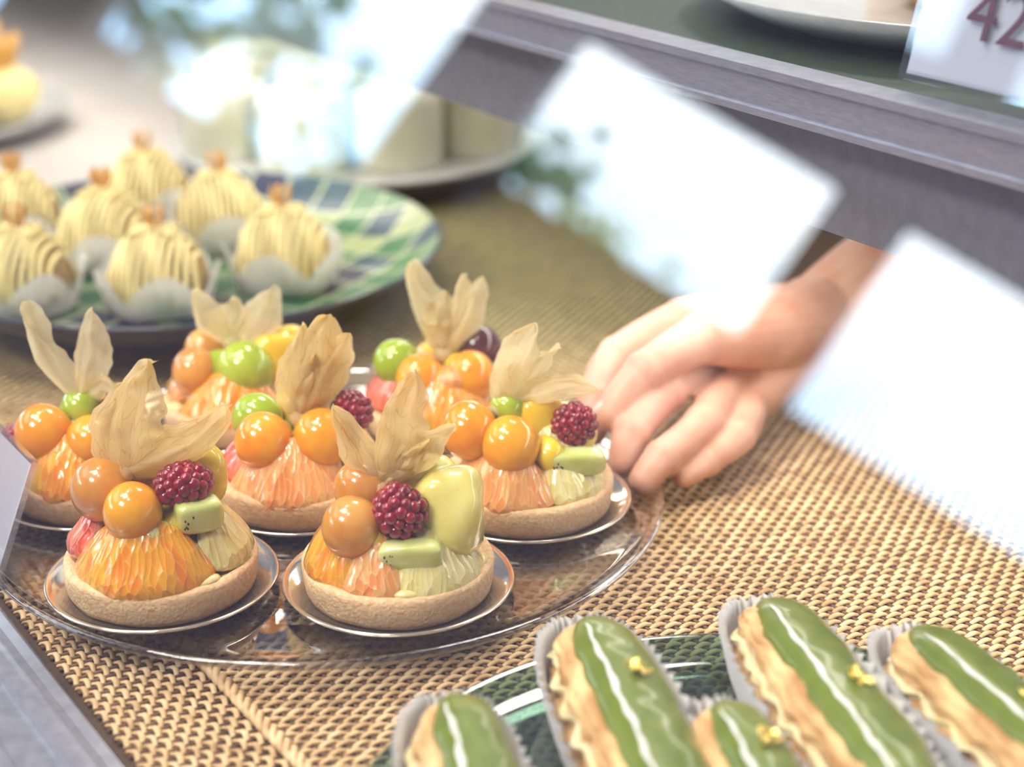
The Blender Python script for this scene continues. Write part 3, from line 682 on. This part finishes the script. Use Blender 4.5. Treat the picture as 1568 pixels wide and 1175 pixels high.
# ------------------------------------------------------------ room
M['wall']=pmat('plaster_wall',(.42,.39,.48),(.38,.35,.44),.02,.8)
M['frame']=pmat('window_frame_wood',(.20,.13,.10),(.16,.10,.08),.05,.6)
M['floorm']=pmat('pale_tile_floor',(.53,.51,.62),(.48,.46,.57),.02,.5)
M['ceil']=pmat('ceiling_paint',(.7,.7,.7),None,.02,.9)
def rbox(name,x0,x1,y0,y1,z0,z1,mat):
    mb=MB(); mb.box(((x0+x1)/2,(y0+y1)/2,(z0+z1)/2),((x1-x0)/2,(y1-y0)/2,(z1-z0)/2)); return mb.obj(name,mat,smooth=False)
YB=620
M['wallb']=pmat('pale_blue_wall',(.70,.74,.86),(.66,.70,.82),.02,.8)
rbox('floor',-400,250,-250,YB,-92,-90,'floorm')
rbox('ceiling',-400,250,-250,YB,190,195,'ceil')
rbox('wall_right',250,256,-250,YB,-90,190,'wallb')
rbox('wall_back',-400,250,YB,YB+6,-90,190,'wallb')
rbox('wall_front',-400,250,-256,-250,-90,190,'wall')
we=empty('wall_left',(0,0,0))
def wbox(n,y0,y1,z0,z1,m='wall'):
    o=rbox(n,-408,-400,y0,y1,z0,z1,m); o.parent=we
ZH=149
wins=[(-60,94,86),(111,200,96),(227,330,66),(356,520,45)]
wbox('wall_above',-250,YB,ZH,190)
wbox('pier_a',-250,-60,-90,ZH,'wall'); wbox('pier_b',520,YB,-90,ZH)
for n_,y0,y1 in (('mullion_a',94,111),('mullion_b',200,227),('mullion_c',330,356)):
    wbox(n_,y0,y1,40,ZH,'frame'); wbox(n_+'_base',y0,y1,-90,40)
for i,(y0,y1,ZL) in enumerate(wins):
    wbox('wall_below_%d'%(i+1),y0,y1,-90,ZL)
    mb=MB()
    for a,b_,c,d in((y0,y1,ZL,ZL+2),(y0,y1,ZH-2,ZH),(y0,y0+2,ZL,ZH),(y1-2,y1,ZL,ZH)):
        mb.box((-404,(a+b_)/2,(c+d)/2),(5,(b_-a)/2,(d-c)/2))
    mb.obj('window_%d'%(i+1),'frame',smooth=False)
    l=bpy.data.lights.new('window_portal','AREA'); l.shape='RECTANGLE'; l.size=(ZH-ZL)*U; l.size_y=(y1-y0)*U; l.cycles.is_portal=True
    lo=bpy.data.objects.new('window_portal',l); scene.collection.objects.link(lo); lo.location=(-4.10,(y0+y1)/2*U,(ZL+ZH)/2*U); lo.rotation_euler=(0,-math.pi/2,0)
# outside
M['leaf']=pmat('foliage',(.30,.48,.22),(.08,.22,.11),.06,.7)
M['ground']=pmat('outdoor_paving',(.25,.27,.3),None,.02,.8)
rbox('ground_outside',-1400,-408,-600,1000,-95,-90,'ground')
def tree(x,y,ztop,r,seed,n=70,squash=.6):
    e=empty('street_tree',(x,y,-90)); random.seed(seed); zc=ztop+90-r*squash
    mb=MB(); mb.tube([(0,0,0),(3,2,zc*.5),(0,0,zc)],[7,5,3],10)
    for k in range(5): mb.tube([(0,0,zc*.7),(r*.5*math.cos(k*1.3),r*.5*math.sin(k*1.3),zc)],[2.5,1],6)
    mb.obj('trunk','frame',e); mb=MB()
    for i in range(n):
        p=Vector((random.gauss(0,r*.5),random.gauss(0,r*.5),zc+random.gauss(0,r*.45*squash))); q=random.uniform(.07,.17)*r
        mb.sup(p,(q,q,q*.8),1,None,8,6,.5,i,.1)
    mb.obj('foliage','leaf',e)
tree(-560,254,162,32,1,70); tree(-575,226,142,28,2,55); tree(-565,190,132,28,3,50); tree(-560,150,122,24,8,40)
tree(-560,310,112,40,4,40); tree(-580,372,175,40,5,50,.9); tree(-570,420,150,45,6,50,.8)

# ------------------------------------------------------------ world and lights
w=bpy.data.worlds.new('World'); scene.world=w; w.use_nodes=True; t=w.node_tree; t.nodes.clear()
bg=t.nodes.new('ShaderNodeBackground'); out=t.nodes.new('ShaderNodeOutputWorld'); t.links.new(bg.outputs[0],out.inputs[0])
tc=t.nodes.new('ShaderNodeTexCoord'); sp=t.nodes.new('ShaderNodeSeparateXYZ'); t.links.new(tc.outputs['Generated'],sp.inputs[0])
t.links.new(ramp(t,sp.outputs['Z'],[(0,(.30,.58,1)),(.17,(.44,.72,1)),(.25,(.86,.95,1)),(.7,(.5,.72,1))]),bg.inputs[0]); bg.inputs[1].default_value=11
def area(name,loc,size,power,col,target):
    l=bpy.data.lights.new(name,'AREA'); l.shape='RECTANGLE'; l.size=size[0]*U; l.size_y=size[1]*U; l.energy=power; l.color=col
    o=bpy.data.objects.new(name,l); scene.collection.objects.link(o); o.location=[q*U for q in loc]
    o.rotation_euler=(Vector(target)-Vector(loc)).to_track_quat('-Z','Y').to_euler(); return o
area('added_fill_lamp',(-60,40,186),(60,60),24,(1,.95,.85),(-10,60,0))  # added unseen fill above the case, brightens the pastries
area('added_fill_lamp',(-120,-60,184),(60,60),52,(1,.95,.85),(-5,60,0))  # added unseen key from front left, brightens the tart fronts
area('added_fill_lamp',(30,170,186),(60,60),36,(1,.95,.86),(-5,80,0))  # added unseen back light, shines through the husks
area('added_fill_lamp',(-290,80,186),(150,400),62,(.93,.93,1),(-360,80,0))  # added wall wash; the lit wall reflects as haze in the pane
area('added_fill_lamp',(190,260,186),(80,200),50,(.88,.92,1),(230,260,0))  # added unseen light on the staff side, brightens reflections in the platter
area('added_highlight_lamp',(-45,95,186),(14,14),7,(1,.93,.82),(-8,60,0))  # this and the next two: small unseen lamps added for crisp fruit highlights
area('added_highlight_lamp',(-30,-10,186),(14,14),7,(1,.93,.82),(-6,58,0))
area('added_highlight_lamp',(-110,50,186),(14,14),7,(1,.93,.82),(-8,58,0))
p=SA(43.6,-75,12.3); l=area('added_fill_strip',p,(160,3),1.4,(1,.95,.87),p+Vector((0,0,-10))); l.rotation_euler=(0,0,CASE_ROT)
p=SA(62,-100,16.5); l=area('added_fill_strip',p,(80,3),.6,(1,.95,.87),p+Vector((0,0,-10))); l.rotation_euler=(0,0,CASE_ROT)  # second strip, added to brighten the back cakes and far mat

# ------------------------------------------------------------ camera
cam=bpy.data.cameras.new('camera'); co=bpy.data.objects.new('camera',cam); scene.collection.objects.link(co)
co.location=(0,0,.30); co.rotation_euler=(math.radians(90-22),0,0); cam.lens=60; cam.sensor_width=36; cam.clip_start=.01; cam.clip_end=100
cam.dof.use_dof=True; cam.dof.focus_distance=.59; cam.dof.aperture_fstop=5.6
scene.camera=co
